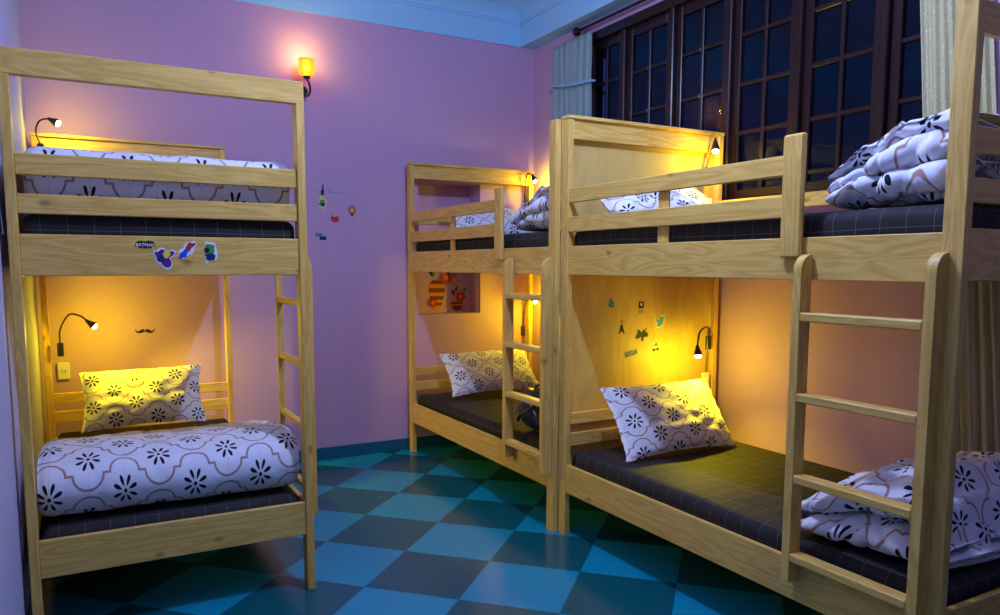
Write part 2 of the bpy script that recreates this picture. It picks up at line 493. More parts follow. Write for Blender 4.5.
# ------------------------------------------------------------------ bunk beds
def bunk(label, ox, oy, s, W, L, lad, over, plyhead, ld=0.062):
    """ox: x of the aisle side face; s=+1 the bed runs to +x; oy: y of the foot end (nearest the camera)"""
    root = empty('bunk_bed', (ox, oy, 0)); tag(root, label, 'bunk bed', 'pine bunk beds')
    def P(name, lst, m=PINE, parent=root, bev=0.003):
        out = []
        for (x0,x1,y0,y1,z0,z1) in lst:
            a, b_ = sorted((s*x0, s*x1)); out.append((a, b_, y0, y1, z0, z1))
        return boxes(name, out, m, parent, bev)
    PX, PY = 0.038, 0.073
    ftop = 2.343 if over else 2.43
    # posts
    for x0 in (0, W-PX):
        P('post', [(x0, x0+PX, 0, PY, 0, ftop)])
        P('post', [(x0, x0+PX, L-PY, L, 0, 2.425)])
    # foot end
    ft = 0.024
    if over: P('foot_top_rail', [(-0.001, W+0.001, 0.004, 0.046, 2.343, 2.445)])
    else: P('foot_top_rail', [(PX, W-PX, 0.02, 0.05, 2.33, 2.43)])
    P('foot_guard_rail', [(PX, W-PX, 0.012, 0.012+ft, 1.957, 2.043)])
    P('foot_guard_rail', [(PX, W-PX, 0.012, 0.012+ft, 1.803, 1.882)])
    P('foot_board', [(PX, W-PX, 0.008, 0.008+ft, 1.553, 1.722)])
    P('foot_board', [(PX, W-PX, 0.008, 0.008+ft, 0.282, 0.446)])
    # head end
    P('head_top_board', [(PX, W-PX, L-PY+0.012, L-PY+0.036, 2.315, 2.43)])
    P('head_cap', [(-0.002, W+0.002, L-PY-0.006, L+0.002, 2.425, 2.445)])
    if plyhead:
        P('headboard_panel', [(PX-0.006, W-PX+0.006, L-0.026, L-0.012, 0.24, 2.424)], PLY)
    else:
        P('head_slat', [(PX, W-PX, L-PY+0.012, L-PY+0.036, 1.94, 2.02)])
    P('head_slat', [(PX, W-PX, L-PY+0.014, L-PY+0.036, 0.665, 0.735)])
    P('head_slat', [(PX, W-PX, L-PY+0.014, L-PY+0.036, 0.535, 0.612)])
    P('head_board', [(PX, W-PX, L-PY+0.014, L-PY+0.036, 1.553, 1.722)])
    P('head_board', [(PX, W-PX, L-PY+0.014, L-PY+0.036, 0.262, 0.43)])
    # side boards
    for x0, x1 in ((0.006, 0.032), (W-0.032, W-0.006)):
        P('side_board', [(x0, x1, PY, L-PY, 1.547, 1.710)])
        P('side_board', [(x0, x1, PY, L-PY, 0.262, 0.430)])
    # wall side guard
    P('guard_rail', [(W-0.030, W-0.006, PY, L-PY, 1.935, 2.015)])
    # aisle side guard rails, two rails, a block, a wide end post
    gy = 0.665
    P('guard_rail', [(0.004, 0.028, gy, L-PY, 1.955, 2.033)])
    P('guard_rail', [(0.004, 0.028, gy, L-PY, 1.790, 1.875)])
    P('guard_block', [(0.028, 0.042, 1.42, 1.495, 1.712, 2.03)])
    P('guard_post', [(-0.022, 0.004, gy-0.055, gy+0.045, 1.632, 2.105)], bev=0.008)
    # decks
    P('deck', [(0.034, W-0.034, 0.034, L-PY+0.010, 1.628, 1.640)], PLY, bev=0.001)
    P('deck', [(0.034, W-0.034, 0.034, L-PY+0.010, 0.356, 0.368)], PLY, bev=0.001)
    # ladder
    l0, l1 = lad
    top, bot = 1.645, 0.36
    lr = empty('ladder', (0,0,0)); lr.parent = root
    for yy in (l0, l1-0.036):
        bm = bmesh.new()
        n = 8; xa, xb = -ld, -0.001
        prof2 = [(xa, bot), (xb, bot), (xb, top)]
        for k in range(1, n+1):
            t = k/n*PI/2
            prof2.append((xb - (xb-xa)*math.sin(t), top - 0.0 - 0.065*(1-math.cos(t))))
        va = [bm.verts.new((s*x, yy, z)) for x, z in prof2]; vb = [bm.verts.new((s*x, yy+0.036, z)) for x, z in prof2]
        m_ = len(prof2)
        for i in range(m_): bm.faces.new((va[i], va[(i+1)%m_], vb[(i+1)%m_], vb[i]))
        bm.faces.new(va[::-1]); bm.faces.new(vb)
        bmesh.ops.recalc_face_normals(bm, faces=bm.faces)
        uvl = bm.loops.layers.uv.new('UVMap'); r1, r2_ = random.random()*9, random.random()*9
        for f in bm.faces:
            for lp in f.loops: lp[uvl].uv = (r1 + lp.vert.co.z, r2_ + lp.vert.co.x + lp.vert.co.y)
        me = bpy.data.meshes.new('ladder_rail'); bm.to_mesh(me); bm.free()
        link('ladder_rail', me, PINE, lr)
    for zt in (1.425, 1.115, 0.795, 0.48):
        P('rung', [(-ld-0.002, -0.004, l0+0.036, l1-0.036, zt-0.034, zt)], PINE, lr, 0.005)
    return root

LB = bunk('pine bunk bed on the left, foot end facing us with stickers on its upper board', 0.932, 3.60, -1, 1.19, 2.30, (0.055, 0.725), True, False, 0.034)
RB = bunk('large pine bunk bed on the right with a plywood headboard and its ladder nearest us', 2.426, 1.388, 1, 1.19, 2.31, (0.045, 0.600), False, True)
FB = bunk('pine bunk bed in the far corner, in front of the wall niche with painted vases', 2.392, 3.703, 1, 1.19, 2.285, (0.02, 0.515), False, False)

# ------------------------------------------------------------------ mattresses
def mattress(label, x0, x1, y0, y1, z0, z1):
    nx, ny = 24, 44
    vs, fs, uvs = [], [], []
    r = 0.045
    seg = 5
    # rounded-box rings: bottom -> side -> top inset
    def pt(px, py, z, inset):
        x = min(max(px, x0+inset), x1-inset); y = min(max(py, y0+inset), y1-inset)
        return Vector((x, y, z))
    # perimeter
    per = []
    for i in range(nx): per.append((x0+(x1-x0)*i/nx, y0))
    for i in range(ny): per.append((x1, y0+(y1-y0)*i/ny))
    for i in range(nx): per.append((x1-(x1-x0)*i/nx, y1))
    for i in range(ny): per.append((x0, y1-(y1-y0)*i/ny))
    n = len(per)
    lv = [(z0, 0.02), (z0+0.02, 0.0)]
    for k in range(seg+1):
        t = k/seg*PI/2; lv.append((z1-r+r*math.sin(t), r*(1-math.cos(t))))
    for (z, ins) in lv:
        for (px, py) in per:
            p = pt(px, py, z, ins)
            d = noise.noise(Vector((px*3, py*3, z*9)))*0.005
            p.x += d; p.y += d*0.7
            vs.append(p)
    for a in range(len(lv)-1):
        for i in range(n): fs.append((a*n+i, a*n+(i+1)%n, (a+1)*n+(i+1)%n, (a+1)*n+i))
    fs.append(tuple(range(n))[::-1])
    # top grid
    base = len(vs)
    for j in range(ny+1):
        for i in range(nx+1):
            x = x0+r+(x1-x0-2*r)*i/nx; y = y0+r+(y1-y0-2*r)*j/ny
            e = min(i, nx-i, j, ny-j)
            z = z1 + (0 if e == 0 else min(1, e/4)*(0.005 + 0.006*noise.noise(Vector((x*3.5, y*3.5, z1)))))
            vs.append(Vector((x, y, z)))
    for j in range(ny):
        for i in range(nx):
            a = base+j*(nx+1)+i; fs.append((a, a+1, a+nx+2, a+nx+1))
    me_uv = []
    for v in vs:
        e = max(0, z1-r-v.z+r)
        u_ = v.x; w_ = v.y
        if v.x < x0+0.03: u_ = v.x - e
        elif v.x > x1-0.03: u_ = v.x + e
        if v.y < y0+0.03: w_ = v.y - e
        me_uv.append((u_, w_))
    o = mesh_obj('mattress', vs, fs, SHEET, None, me_uv)
    tag(o, label, 'mattress', 'dark checked mattresses')
    return o
def bed_mats(ox, oy, s, W, L, lo, up, lo_top=0.505):
    xs = sorted((ox+s*0.05, ox+s*(W-0.05)))
    y0, y1 = oy+0.045, oy+L-0.072
    mattress(lo, xs[0], xs[1], y0, y1, 0.372, lo_top)
    mattress(up, xs[0], xs[1], y0, y1, 1.644, 1.808)
bed_mats(0.932, 3.60, -1, 1.19, 2.30, 'dark checked mattress on the lower bunk of the left bed', 'dark checked mattress on the upper bunk of the left bed', 0.475)
bed_mats(2.426, 1.388, 1, 1.19, 2.31, 'dark blue mattress with a thin white check on the lower bunk of the right bed', 'dark mattress on the upper bunk of the right bed, behind its guard rails')
bed_mats(2.392, 3.703, 1, 1.19, 2.285, 'dark mattress on the lower bunk of the far corner bed', 'dark mattress on the upper bunk of the far corner bed')

# ------------------------------------------------------------------ pillows
def pillow(label, center, w_, h_, t_, ux, uy, seed=0, group='printed pillows', sag=0.02, zmin=0.0):
    """ux: unit vector along the width, uy: along the height"""
    ux = Vector(ux).normalized(); uy = Vector(uy); uy = (uy - ux*uy.dot(ux)).normalized(); un = ux.cross(uy)
    n = 40; vs, fs, uvs = [], [], []
    for side in (1, -1):
        for j in range(n+1):
            for i in range(n+1):
                a, b_ = -1+2*i/n, -1+2*j/n
                # edges pull in between the corners
                x = a*(w_/2)*(1 - 0.075*(1-b_*b_)**1.0*abs(a)**3) ; y = b_*(h_/2)*(1 - 0.10*(1-a*a)*abs(b_)**3)
                th = (max(0, 1-abs(a)**2.6)**0.55)*(max(0, 1-abs(b_)**2.6)**0.55)
                q = Vector((a*2.2+seed, b_*2.2, side*0.7))
                z = side*(t_/2*th + 0.008*th*noise.noise(q*2)) + 0.005*noise.noise(Vector((a*4, b_*4, seed)))
                edge = max(abs(a), abs(b_))
                if edge > 0.93: z += 0.012*noise.noise(Vector((a*9, b_*9, seed+3)))
                z += -sag*(a*a) - sag*0.8*b_
                pp = Vector(center) + ux*x + uy*y + un*z; pp.z = max(pp.z, zmin + 0.0005*(pp.z-zmin)); vs.append(pp); uvs.append((x+seed*0.13+0.05, y*1.0+0.07+seed*0.21))
    W1 = n+1; off = W1*W1
    for j in range(n):
        for i in range(n):
            a = j*W1+i
            fs.append((a, a+1, a+W1+1, a+W1)); fs.append((off+a, off+a+W1, off+a+W1+1, off+a+1))
    for i in range(n):
        fs.append((i, off+i, off+i+1, i+1)); a = n*W1+i; fs.append((a, a+1, off+a+1, off+a))
        a = i*W1; fs.append((a, a+W1, off+a+W1, off+a)); a = i*W1+n; fs.append((a, off+a, off+a+W1, a+W1))
    o = mesh_obj('pillow', vs, fs, QUAT_PIL, None, uvs)
    tag(o, label, 'pillow', group)
    return o
def tilt(a): return (0, math.cos(a), math.sin(a))

# ------------------------------------------------------------------ cloth masses (duvets)
def ribbon(name, label, path, thick, x0, x1, seed, nseg=64, amp=0.02, wr=0.008, taper=0.16, group='printed duvets', axis='x', shift=None, uvo=(0, 0), zmin=None, ext=None, crease=0.0):
    """thick padded cloth: the path (y,z) swept along x and crumpled"""
    P = catmull([Vector((p[0], p[1], 0)) for p in path], 8)
    n = len(P); ln = [0]
    for i in range(1, n): ln.append(ln[-1] + (P[i]-P[i-1]).length)
    T = []
    for i in range(n):
        t = (P[min(i+1, n-1)]-P[max(i-1, 0)]).normalized(); T.append(Vector((-t.y, t.x, 0)))
    ring = []
    total = ln[-1]
    for i in range(n): ring.append((i, 1))
    for i in range(n-1, -1, -1): ring.append((i, -1))
    R = len(ring); vs, fs, uvs = [], [], []; run = {}
    for k in range(nseg+1):
        e = k/nseg; x = x0+(x1-x0)*e
        d = min(e, 1-e)/taper
        tf = 1.0 if d >= 1 else math.sqrt(max(0, 1-(1-d)**2))
        tf = max(tf, 0.03)
        for (i, sd) in ring:
            p = P[i]; ee = min(ln[i], total-ln[i])/(thick*0.6)
            rf = 1.0 if ee >= 1 else math.sqrt(max(0.0, 1-(1-ee)**2))
            q = p + T[i]*sd*thick*0.5*rf*(0.35+0.65*tf)
            y, z = q.x, q.y
            nv = noise.noise_vector(Vector((x*2.6+seed, ln[i]*2.6, seed*1.7)))
            y += nv.x*amp; z += nv.y*amp
            nf = noise.noise_vector(Vector((x*9+seed, ln[i]*7, sd*0.6+seed)))
            y += nf.x*wr; z += nf.y*wr
            if crease:
                w1 = noise.noise(Vector((x*4+seed*2, ln[i]*5, seed))); w2 = noise.noise(Vector((x*8-seed, ln[i]*9+x*3, seed+4)))
                cd = -crease*((1-min(1, abs(w1)*4))**2 + 0.6*(1-min(1, abs(w2)*4))**2)
                y += T[i].x*sd*cd; z += T[i].y*sd*cd
            xx = x + nv.z*amp*1.2 + (0 if shift is None else shift(ln[i]/total, e))
            if ext is not None:
                if k > 0: run[(i, sd)] = run.get((i, sd), 0.0) + math.hypot((x1-x0)/nseg, (z-zmin)*(ext(e)-ext((k-1)/nseg))) - (x1-x0)/nseg
                z = zmin + (z-zmin)*ext(e)
            if zmin is not None and z < zmin: z = zmin + (z-zmin)*0.08
            vs.append(Vector((xx, y, z)) if axis == 'x' else Vector((y, xx, z))); uvs.append((x+run.get((i, sd), 0.0)+uvo[0], ln[i]+uvo[1] + (0 if sd > 0 else 0.03)))
    for k in range(nseg):
        for i in range(R):
            a = k*R+i; b_ = k*R+(i+1)%R
            fs.append((a, b_, b_+R, a+R))
    fs.append(tuple(range(R))); fs.append(tuple(nseg*R+i for i in range(R))[::-1])
    o = mesh_obj(name, vs, fs, QUAT, None, uvs)
    tag(o, label, 'duvet', group)
    return o

LO, UP = 0.518, 1.821          # tops of the lower and upper mattresses
def prof_h(*pts):
    def f(e):
        for (a, ha), (b_, hb) in zip(pts, pts[1:]):
            if e <= b_:
                t = (e-a)/(b_-a); t = t*t*(3-2*t); return ha+(hb-ha)*t
        return pts[-1][1]
    return f
# left bed, lower: folded band across the foot
ribbon('duvet', 'printed duvet folded in a thick band across the foot of the lower left bunk',
       [(4.62, 0.530), (4.2, 0.532), (3.83, 0.532), (3.735, 0.56), (3.695, 0.63), (3.74, 0.70), (3.92, 0.738), (4.25, 0.71), (4.5, 0.61), (4.62, 0.545)],
       0.075, -0.216, 0.886, 2.0, amp=0.014, wr=0.005, taper=0.06, uvo=(0.03, 0.10), zmin=0.486, crease=0.006)
# left bed, upper: laid over the bunk, two soft layers
ribbon('duvet', 'printed duvet spread thick over the upper left bunk behind the guard rails',
       [(5.1, 1.875), (4.4, 1.875), (3.87, 1.875), (3.745, 1.885), (3.715, 1.955), (3.75, 2.04), (3.97, 2.065), (4.5, 2.055), (5.1, 2.0), (5.35, 1.90)],
       0.09, -0.192, 0.868, 5.0, amp=0.018, wr=0.006, taper=0.06, uvo=(0.10, 0.16), zmin=UP)
# right bed, upper: folded heap, layers open towards the aisle
def heap(label, xf, xb, y0, y1, zb, seed, hs, layers, top, uvo=(0,0), amp=0.02, wr=0.012, th=0.05):
    """serpentine folds in the (x,z) plane, swept along y, lowered towards one end"""
    path = []; z = zb + th*0.5
    n = layers; dz = (top - th)/(n-1)
    for k in range(n):
        a, b_ = (xb, xf) if k % 2 == 0 else (xf, xb)
        inx = 0.04*math.sin(k*2.1+seed)
        if k % 2 == 0:
            path += [(xb, z), ((xf+xb)/2, z+0.01), (xf+0.10+inx, z-0.004), (xf+inx*0.5+0.01, z+dz*0.30)]
        else:
            path += [(xf+0.06+inx, z+0.006), ((xf+xb)/2, z), (xb-0.02, z+0.004)] + ([(xb+0.02, z+dz*0.5)] if k < n-1 else [])
        z += dz
    ribbon('duvet', label, path, th, y0, y1, seed, nseg=110, crease=0.022, amp=amp, wr=wr, taper=0.08, uvo=uvo, zmin=zb, ext=prof_h(*hs), axis='y')
heap('printed duvet folded into a big crumpled heap on the upper right bunk', 2.50, 3.35, 1.475, 1.955, UP, 8.0,
     [(0, 1.0), (0.35, 0.96), (0.7, 0.76), (0.9, 0.52), (1.0, 0.40)], 5, 0.30, (0.02, 0.06), 0.026, 0.022, 0.066)
heap('small crumpled printed duvet heaped on the upper bunk of the far corner bed', 2.50, 3.25, 3.79, 4.36, UP, 14.0,
     [(0, 1.0), (0.45, 0.93), (0.8, 0.66), (1.0, 0.34)], 5, 0.28, (0.12, 0.02), 0.024, 0.02, 0.062)
# right bed, lower: rumpled, sagging over the aisle edge of the mattress
ribbon('duvet', 'rumpled printed duvet spilling over the near end of the lower right bunk',
       [(3.42, 0.56), (2.95, 0.56), (2.66, 0.57), (2.545, 0.57), (2.515, 0.60), (2.60, 0.645), (2.85, 0.66), (2.78, 0.69), (2.58, 0.69), (2.535, 0.735), (2.62, 0.80), (2.90, 0.83), (3.25, 0.80), (3.44, 0.70)],
       0.066, 1.47, 2.04, 11.0, nseg=110, crease=0.024, amp=0.03, wr=0.022, taper=0.12, uvo=(0.05, 0.16), axis='y', zmin=LO, ext=prof_h((0, 0.30), (0.10, 0.75), (0.24, 1.0), (0.5, 0.97), (0.8, 0.74), (1.0, 0.45)))

pillow('printed pillow leaning under the lit reading lamp on the lower left bunk', (0.315, 5.56, 0.72), 0.76, 0.44, 0.17, (1, -0.03, 0.015), tilt(1.05), 0, zmin=0.486)
pillow('printed pillow tilted on the lower right bunk, brightly lit by the reading lamp', (3.00, 3.36, 0.715), 0.84, 0.47, 0.18, (1, 0.0, 0.0), tilt(1.02), 3, zmin=LO)
pillow('printed pillow lying on the lower bunk of the far corner bed', (2.98, 5.58, 0.715), 0.86, 0.42, 0.16, (1, 0.02, 0.0), tilt(0.95), 5, zmin=LO)
pillow('printed pillow propped against the headboard of the upper right bunk, lit yellow', (3.10, 3.42, 1.96), 0.50, 0.34, 0.13, (1, 0.02, -0.02), tilt(0.85), 7, zmin=UP)
pillow('blue-lit printed pillow at the left of the upper right bunk', (2.68, 3.36, 1.94), 0.34, 0.28, 0.12, (1, -0.12, 0.03), tilt(0.75), 9, zmin=UP)
pillow('printed pillow on the upper bunk of the far corner bed, in front of the niche', (2.96, 5.55, 1.955), 0.78, 0.36, 0.14, (1, -0.02, 0.0), tilt(0.85), 11, zmin=UP)

# ------------------------------------------------------------------ reading lamps
BULB = emit('lamp_bulb', (1.0, 0.85, 0.38), 40)
def reading_lamp(label, box, neck, head_dir, e_point, e_spot, bs=1.0, face=(0,-1,0)):
    root = empty('reading_lamp', box); tag(root, label, 'reading lamp', 'black gooseneck reading lamps')
    B = Vector(box)
    boxes('switch_box', [(-0.019*bs, 0.019*bs, -0.011, 0.011, -0.045*bs, 0.045*bs)], BLACK, root, 0.004)
    pts = [Vector(p)-B for p in neck]
    tube('gooseneck', pts, 0.0058, BLACK, root, 10, 8)
    hd = Vector(head_dir).normalized(); tip = pts[-1]
    lathe('lamp_head', [(0.007, -0.004), (0.011, 0.0), (0.013, 0.014), (0.021, 0.034), (0.027, 0.052), (0.027, 0.060), (0.022, 0.060), (0.022, 0.053)], tip, hd, BLACK, root, 20)
    lathe('bulb', [(0.004, 0.050), (0.017, 0.056), (0.0205, 0.062), (0.017, 0.070), (0.008, 0.0745), (0.001, 0.0755)], tip, hd, BULB, root, 16)
    lp = tip + hd*0.100
    light('reading_lamp_light', 'POINT', lp, e_point, WARM, 0.018, parent=root)
    if e_spot:
        o = light('reading_lamp_beam', 'SPOT', tip+hd*0.078, e_spot, WARM, 0.015, target=tip+hd*1.0, parent=root, cone=math.radians(118))
    return root
# lower left
reading_lamp('gooseneck reading lamp with lit bulb over the pillow of the lower left bunk', (-0.160, 5.80, 1.035),
             [(-0.160, 5.80, 1.075), (-0.155, 5.79, 1.17), (-0.10, 5.74, 1.268), (-0.035, 5.70, 1.262), (0.0, 5.67, 1.232)], (0.72, -0.2, -0.62), 10, 60)
# upper left
reading_lamp('gooseneck reading lamp glowing over the upper left bunk', (-0.205, 5.80, 2.33),
             [(-0.205, 5.80, 2.37), (-0.225, 5.795, 2.45), (-0.20, 5.78, 2.515), (-0.15, 5.76, 2.53)], (0.8, -0.3, -0.45), 5, 6)
# lower right
reading_lamp('gooseneck reading lamp lighting the pillow of the lower right bunk', (3.515, 3.605, 1.105),
             [(3.515, 3.605, 1.15), (3.505, 3.585, 1.19), (3.43, 3.54, 1.215), (3.31, 3.47, 1.19), (3.265, 3.44, 1.112)], (-0.12, -0.28, -1), 8, 34)
# upper right
reading_lamp('gooseneck reading lamp at the right end of the upper plywood headboard', (3.45, 3.605, 2.17),
             [(3.453, 3.605, 2.215), (3.47, 3.59, 2.30), (3.475, 3.56, 2.385), (3.44, 3.515, 2.36)], (-0.20, -0.20, -0.9), 5, 22)
# far lower
reading_lamp('reading lamp shining behind the ladder of the far corner bed, lower bunk', (3.46, 5.88, 1.01),
             [(3.46, 5.88, 1.05), (3.47, 5.87, 1.20), (3.48, 5.85, 1.285), (3.50, 5.80, 1.31)], (0.15, -0.75, -0.45), 14, 0)
# far upper
reading_lamp('reading lamp at the right end of the head board on the far upper bunk', (3.495, 5.895, 2.205),
             [(3.495, 5.895, 2.25), (3.485, 5.885, 2.34), (3.49, 5.865, 2.41), (3.525, 5.84, 2.40)], (0.22, -0.35, -0.8), 6, 4)

# outlets under the lamps
def outlet(label, x, y, z, w_=0.055, h_=0.10):
    r_ = empty('power_outlet', (x, y, z)); tag(r_, label, 'power outlet')
    boxes('cover_plate', [(-w_/2, w_/2, -0.012, 0.012, -h_/2, h_/2)], OUTLET, r_, 0.005)
    boxes('socket_slot', [(-0.012, -0.008, -0.0145, -0.010, -0.012, 0.012), (0.008, 0.012, -0.0145, -0.010, -0.012, 0.012)], BLACK, r_, 0)
outlet('ivory outlet box below the lamp of the lower right bunk', 3.50, 3.608, 0.845, 0.055, 0.13)
outlet('pale outlet box above the pillow at the right of the upper right bunk', 3.475, 3.608, 1.975, 0.06, 0.10)
outlet('ivory outlet on the wall beside the pillow of the lower left bunk', -0.155, 6.046, 0.86, 0.075, 0.12)
tube_w = tube('lamp_cable', [(3.515, 3.612, 1.055), (3.512, 3.614, 0.98), (3.508, 3.613, 0.915)], 0.003, BLACK)
tag(tube_w, 'thin black cable from the lower right reading lamp to its outlet', 'cable')

# ------------------------------------------------------------------ wall sconce
sc = empty('wall_sconce', (1.555, YB-0.004, 2.965)); tag(sc, 'amber glass wall sconce glowing on the pink back wall', 'wall lamp')
AMB, nt, b = newmat('amber_glass', (1.0, 0.42, 0.03), 0.15, 0.5)
b.inputs['Transmission Weight'].default_value = 0.55
b.inputs['Subsurface Weight'].default_value = 0.0
b.inputs['Emission Color'].default_value = (1.0, 0.36, 0.01, 1); b.inputs['Emission Strength'].default_value = 0.8
lathe('wall_plate', [(0.045, 0.0), (0.045, 0.008), (0.03, 0.018), (0.01, 0.022)], (0, 0, -0.02), (0,-1,0), BLACK, sc)
tube('arm', [(0, -0.02, -0.03), (0.02, -0.07, -0.065), (0.03, -0.12, -0.05), (0.022, -0.15, 0.0), (0.0, -0.155, 0.045)], 0.008, BLACK, sc, 12)
lathe('cup', [(0.010, 0.0), (0.024, 0.006), (0.030, 0.02), (0.022, 0.03)], (0, -0.155, 0.04), (0,0,1), BLACK, sc)
lathe('glass_shade', [(0.030, 0.0), (0.055, 0.012), (0.062, 0.03), (0.062, 0.125), (0.058, 0.125), (0.058, 0.032), (0.052, 0.016), (0.028, 0.004)], (0, -0.155, 0.062), (0,0,1), AMB, sc, 32, True)
BULB2 = emit('sconce_bulb_glow', (1.0, 0.72, 0.25), 30)
lathe('bulb', [(0.010, 0.0), (0.012, 0.02), (0.024, 0.045), (0.026, 0.062), (0.018, 0.082), (0.002, 0.09)], (0, -0.155, 0.066), (0,0,1), BULB2, sc, 20)
light('wall_sconce_light', 'POINT', (0, -0.155, 0.225), 3.6, (1.0, 0.68, 0.16), 0.03, parent=sc)

# ------------------------------------------------------------------ flat stickers
def flat_mat(name, c): return plain(name, c, 0.5, 0.3)
SM = {k: flat_mat('sticker_'+k, v) for k, v in dict(white=(0.75,0.78,0.8), black=(0.01,0.01,0.015), yellow=(0.85,0.65,0.05), purple=(0.10,0.02,0.20), blue=(0.02,0.08,0.45),
      red=(0.5,0.02,0.03), green=(0.05,0.30,0.04), navy=(0.01,0.02,0.10), teal=(0.02,0.25,0.32), lblue=(0.10,0.35,0.7), brown=(0.18,0.04,0.02), orange=(0.75,0.22,0.04), pink=(0.75,0.25,0.15), grey=(0.3,0.32,0.35)).items()}
def poly(name, pts, m, parent, d=0.0, th=0.0006):
    """thin die-cut vinyl in the x-z plane of its sticker, facing -y, standing d in front of it"""
    n = len(pts)
    vs = [(x, -d, z) for x, z in pts] + [(x, -d-th, z) for x, z in pts]
    bm = bmesh.new(); V_ = [bm.verts.new(v) for v in vs]
    bm.faces.new(V_[:n]); bm.faces.new(V_[n:])
    for i in range(n): bm.faces.new((V_[i], V_[(i+1)%n], V_[n+(i+1)%n], V_[n+i]))
    bmesh.ops.recalc_face_normals(bm, faces=bm.faces)
    me = bpy.data.meshes.new(name); bm.to_mesh(me); bm.free()
    return link(name, me, m, parent)
def blob(cx, cz, rx, rz, n=20, wob=0.0, seed=0, lobes=0, rot=0):
    out = []
    for k in range(n):
        a = 2*PI*k/n
        r = 1 + wob*noise.noise(Vector((math.cos(a)*1.5+seed, math.sin(a)*1.5, seed))) + (0.18*math.cos(lobes*a) if lobes else 0)
        x, z = rx*r*math.cos(a), rz*r*math.sin(a)
        out.append((cx + x*math.cos(rot)-z*math.sin(rot), cz + x*math.sin(rot)+z*math.cos(rot)))
    return out
def sticker(label, loc, group, layers, name='sticker', cat='sticker'):
    r_ = empty(name, loc); tag(r_, label, cat, group)
    for i, (pn, pts, m) in enumerate(layers): poly(pn, pts, SM[m], r_, 0.0002+0.0008*i)
    return r_
def text_mesh(s_, size, m, parent, loc, rot=0.0, name='lettering', shear=0):
    cu = bpy.data.curves.new(name, 'FONT'); cu.body = s_; cu.size = size; cu.extrude = 0.0003; cu.align_x = 'CENTER'; cu.align_y = 'CENTER'; cu.offset = size*0.02
    tmp = bpy.data.objects.new('tmp', cu); COL.objects.link(tmp)
    dg = bpy.context.evaluated_depsgraph_get()
    me = bpy.data.meshes.new_from_object(tmp.evaluated_get(dg)); bpy.data.objects.remove(tmp)
    o = link(name, me, m, parent); o.location = loc; o.rotation_euler = (PI/2, rot, 0)
    return o
gb = 'stickers on the upper board of the left bunk bed'
yb_ = 3.6075
bat = lambda k: [(x*k, z*k) for x, z in [(-.085,-.012),(-.075,.02),(-.055,.036),(-.042,.03),(-.03,.04),(-.018,.03),(-.006,.034),(0,.028),(.006,.034),(.018,.03),(.03,.044),(.042,.03),(.055,.036),(.075,.02),(.085,-.012),(.06,-.012),(.045,-.03),(.02,-.022),(0,-.036),(-.02,-.022),(-.045,-.03),(-.06,-.012)]]
s1 = sticker('bat-shaped black and yellow sticker with pale lettering, leftmost on the upper board', (0.237, yb_, 1.684), gb, [('backing', bat(0.58), 'yellow'), ('bat_shape', bat(0.50), 'black')])
text_mesh('BATMAN', 0.0185, SM['white'], s1, (0, -0.0024, 0.0))
sticker('jagged purple sticker with a white edge, lowest of the four on the upper board', (0.312, yb_, 1.633), gb, [('backing', blob(0,0,.044,.042,24,.8,3), 'white'), ('print', blob(0,0,.038,.034,24,.9,3), 'purple'), ('print', blob(.006,.010,.016,.012,14,.8,5), 'yellow'), ('print', blob(-.012,-.008,.010,.014,14,.8,6), 'navy')])
sticker('slanting red and blue sticker, third from the left on the upper board', (0.402, yb_, 1.663), gb, [('backing', blob(0,0,.046,.024,24,.6,8,0,.8), 'white'), ('print', blob(-.010,-.012,.028,.013,20,.7,9,0,.9), 'blue'), ('print', blob(.014,.016,.022,.012,20,.7,10,0,.6), 'red')])
sticker('upright green and dark blue sticker, rightmost on the upper board', (0.498, yb_, 1.655), gb, [('backing', blob(0,0,.032,.046,24,.7,12), 'white'), ('print', blob(0,.014,.026,.020,20,.8,13), 'green'), ('print', blob(0,-.020,.022,.018,20,.6,14), 'navy'), ('print', blob(-.012,.010,.010,.014,12,.6,15), 'black')])
# back wall
gw = 'little stickers on the pink back wall'
yw = YB - 0.0003
sticker('small yellow and dark green oval wall sticker under the thin line', (1.697, yw, 2.096), gw, [('backing', blob(0,0,.034,.046,24,.3,20), 'yellow'), ('print', blob(0,-.004,.026,.028,20,.7,21), 'teal'), ('print', blob(0,-.012,.018,.012,16,.6,22), 'black')])
sticker('round red fruit sticker on the pink wall', (1.797, yw, 1.973), gw, [('print', blob(0,0,.034,.030,26), 'red'), ('leaf', blob(.002,.022,.014,.007,12), 'yellow')])
sticker('orange light bulb sticker on the pink wall, rightmost of the group', (1.940, yw, 2.040), gw, [('outline', blob(0,.008,.030,.032,26) , 'black'), ('glass', blob(0,.010,.024,.026,24), 'orange'), ('cap', [(-.014,-.018),(.014,-.018),(.010,-.044),(-.010,-.044)], 'brown'), ('filament', blob(0,.006,.007,.014,14), 'yellow')])
sticker('teal two-block sticker, lowest on the pink wall', (1.680, yw, 1.832), gw, [('print', [(-.045,.022),(.010,.022),(.010,-.006),(-.045,-.006)], 'teal'), ('print', [(-.012,-.004),(.044,-.004),(.044,-.032),(-.012,-.032)], 'navy'), ('print', [(.012,.016),(.04,.016),(.04,0),(.012,0)], 'grey')])
s_ln = sticker('thin blue line sticker with small dark bottle shape on the pink wall', (1.700, yw, 2.190), gw, [('line', [(-.13,.012),(.20,-.014),(.20,-.018),(-.13,.008)], 'lblue'),
    ('bottle', [(-.014,-.034),(.012,-.034),(.013,.0),(.008,.012),(.010,.040),(.004,.056),(-.002,.040),(-.006,.012),(-.014,.0)], 'black'), ('dash', [(.03,.020),(.07,.012),(.07,.006),(.03,.014)], 'grey'), ('dash', [(.085,-.004),(.19,-.014),(.19,-.020),(.085,-.011)], 'lblue')])
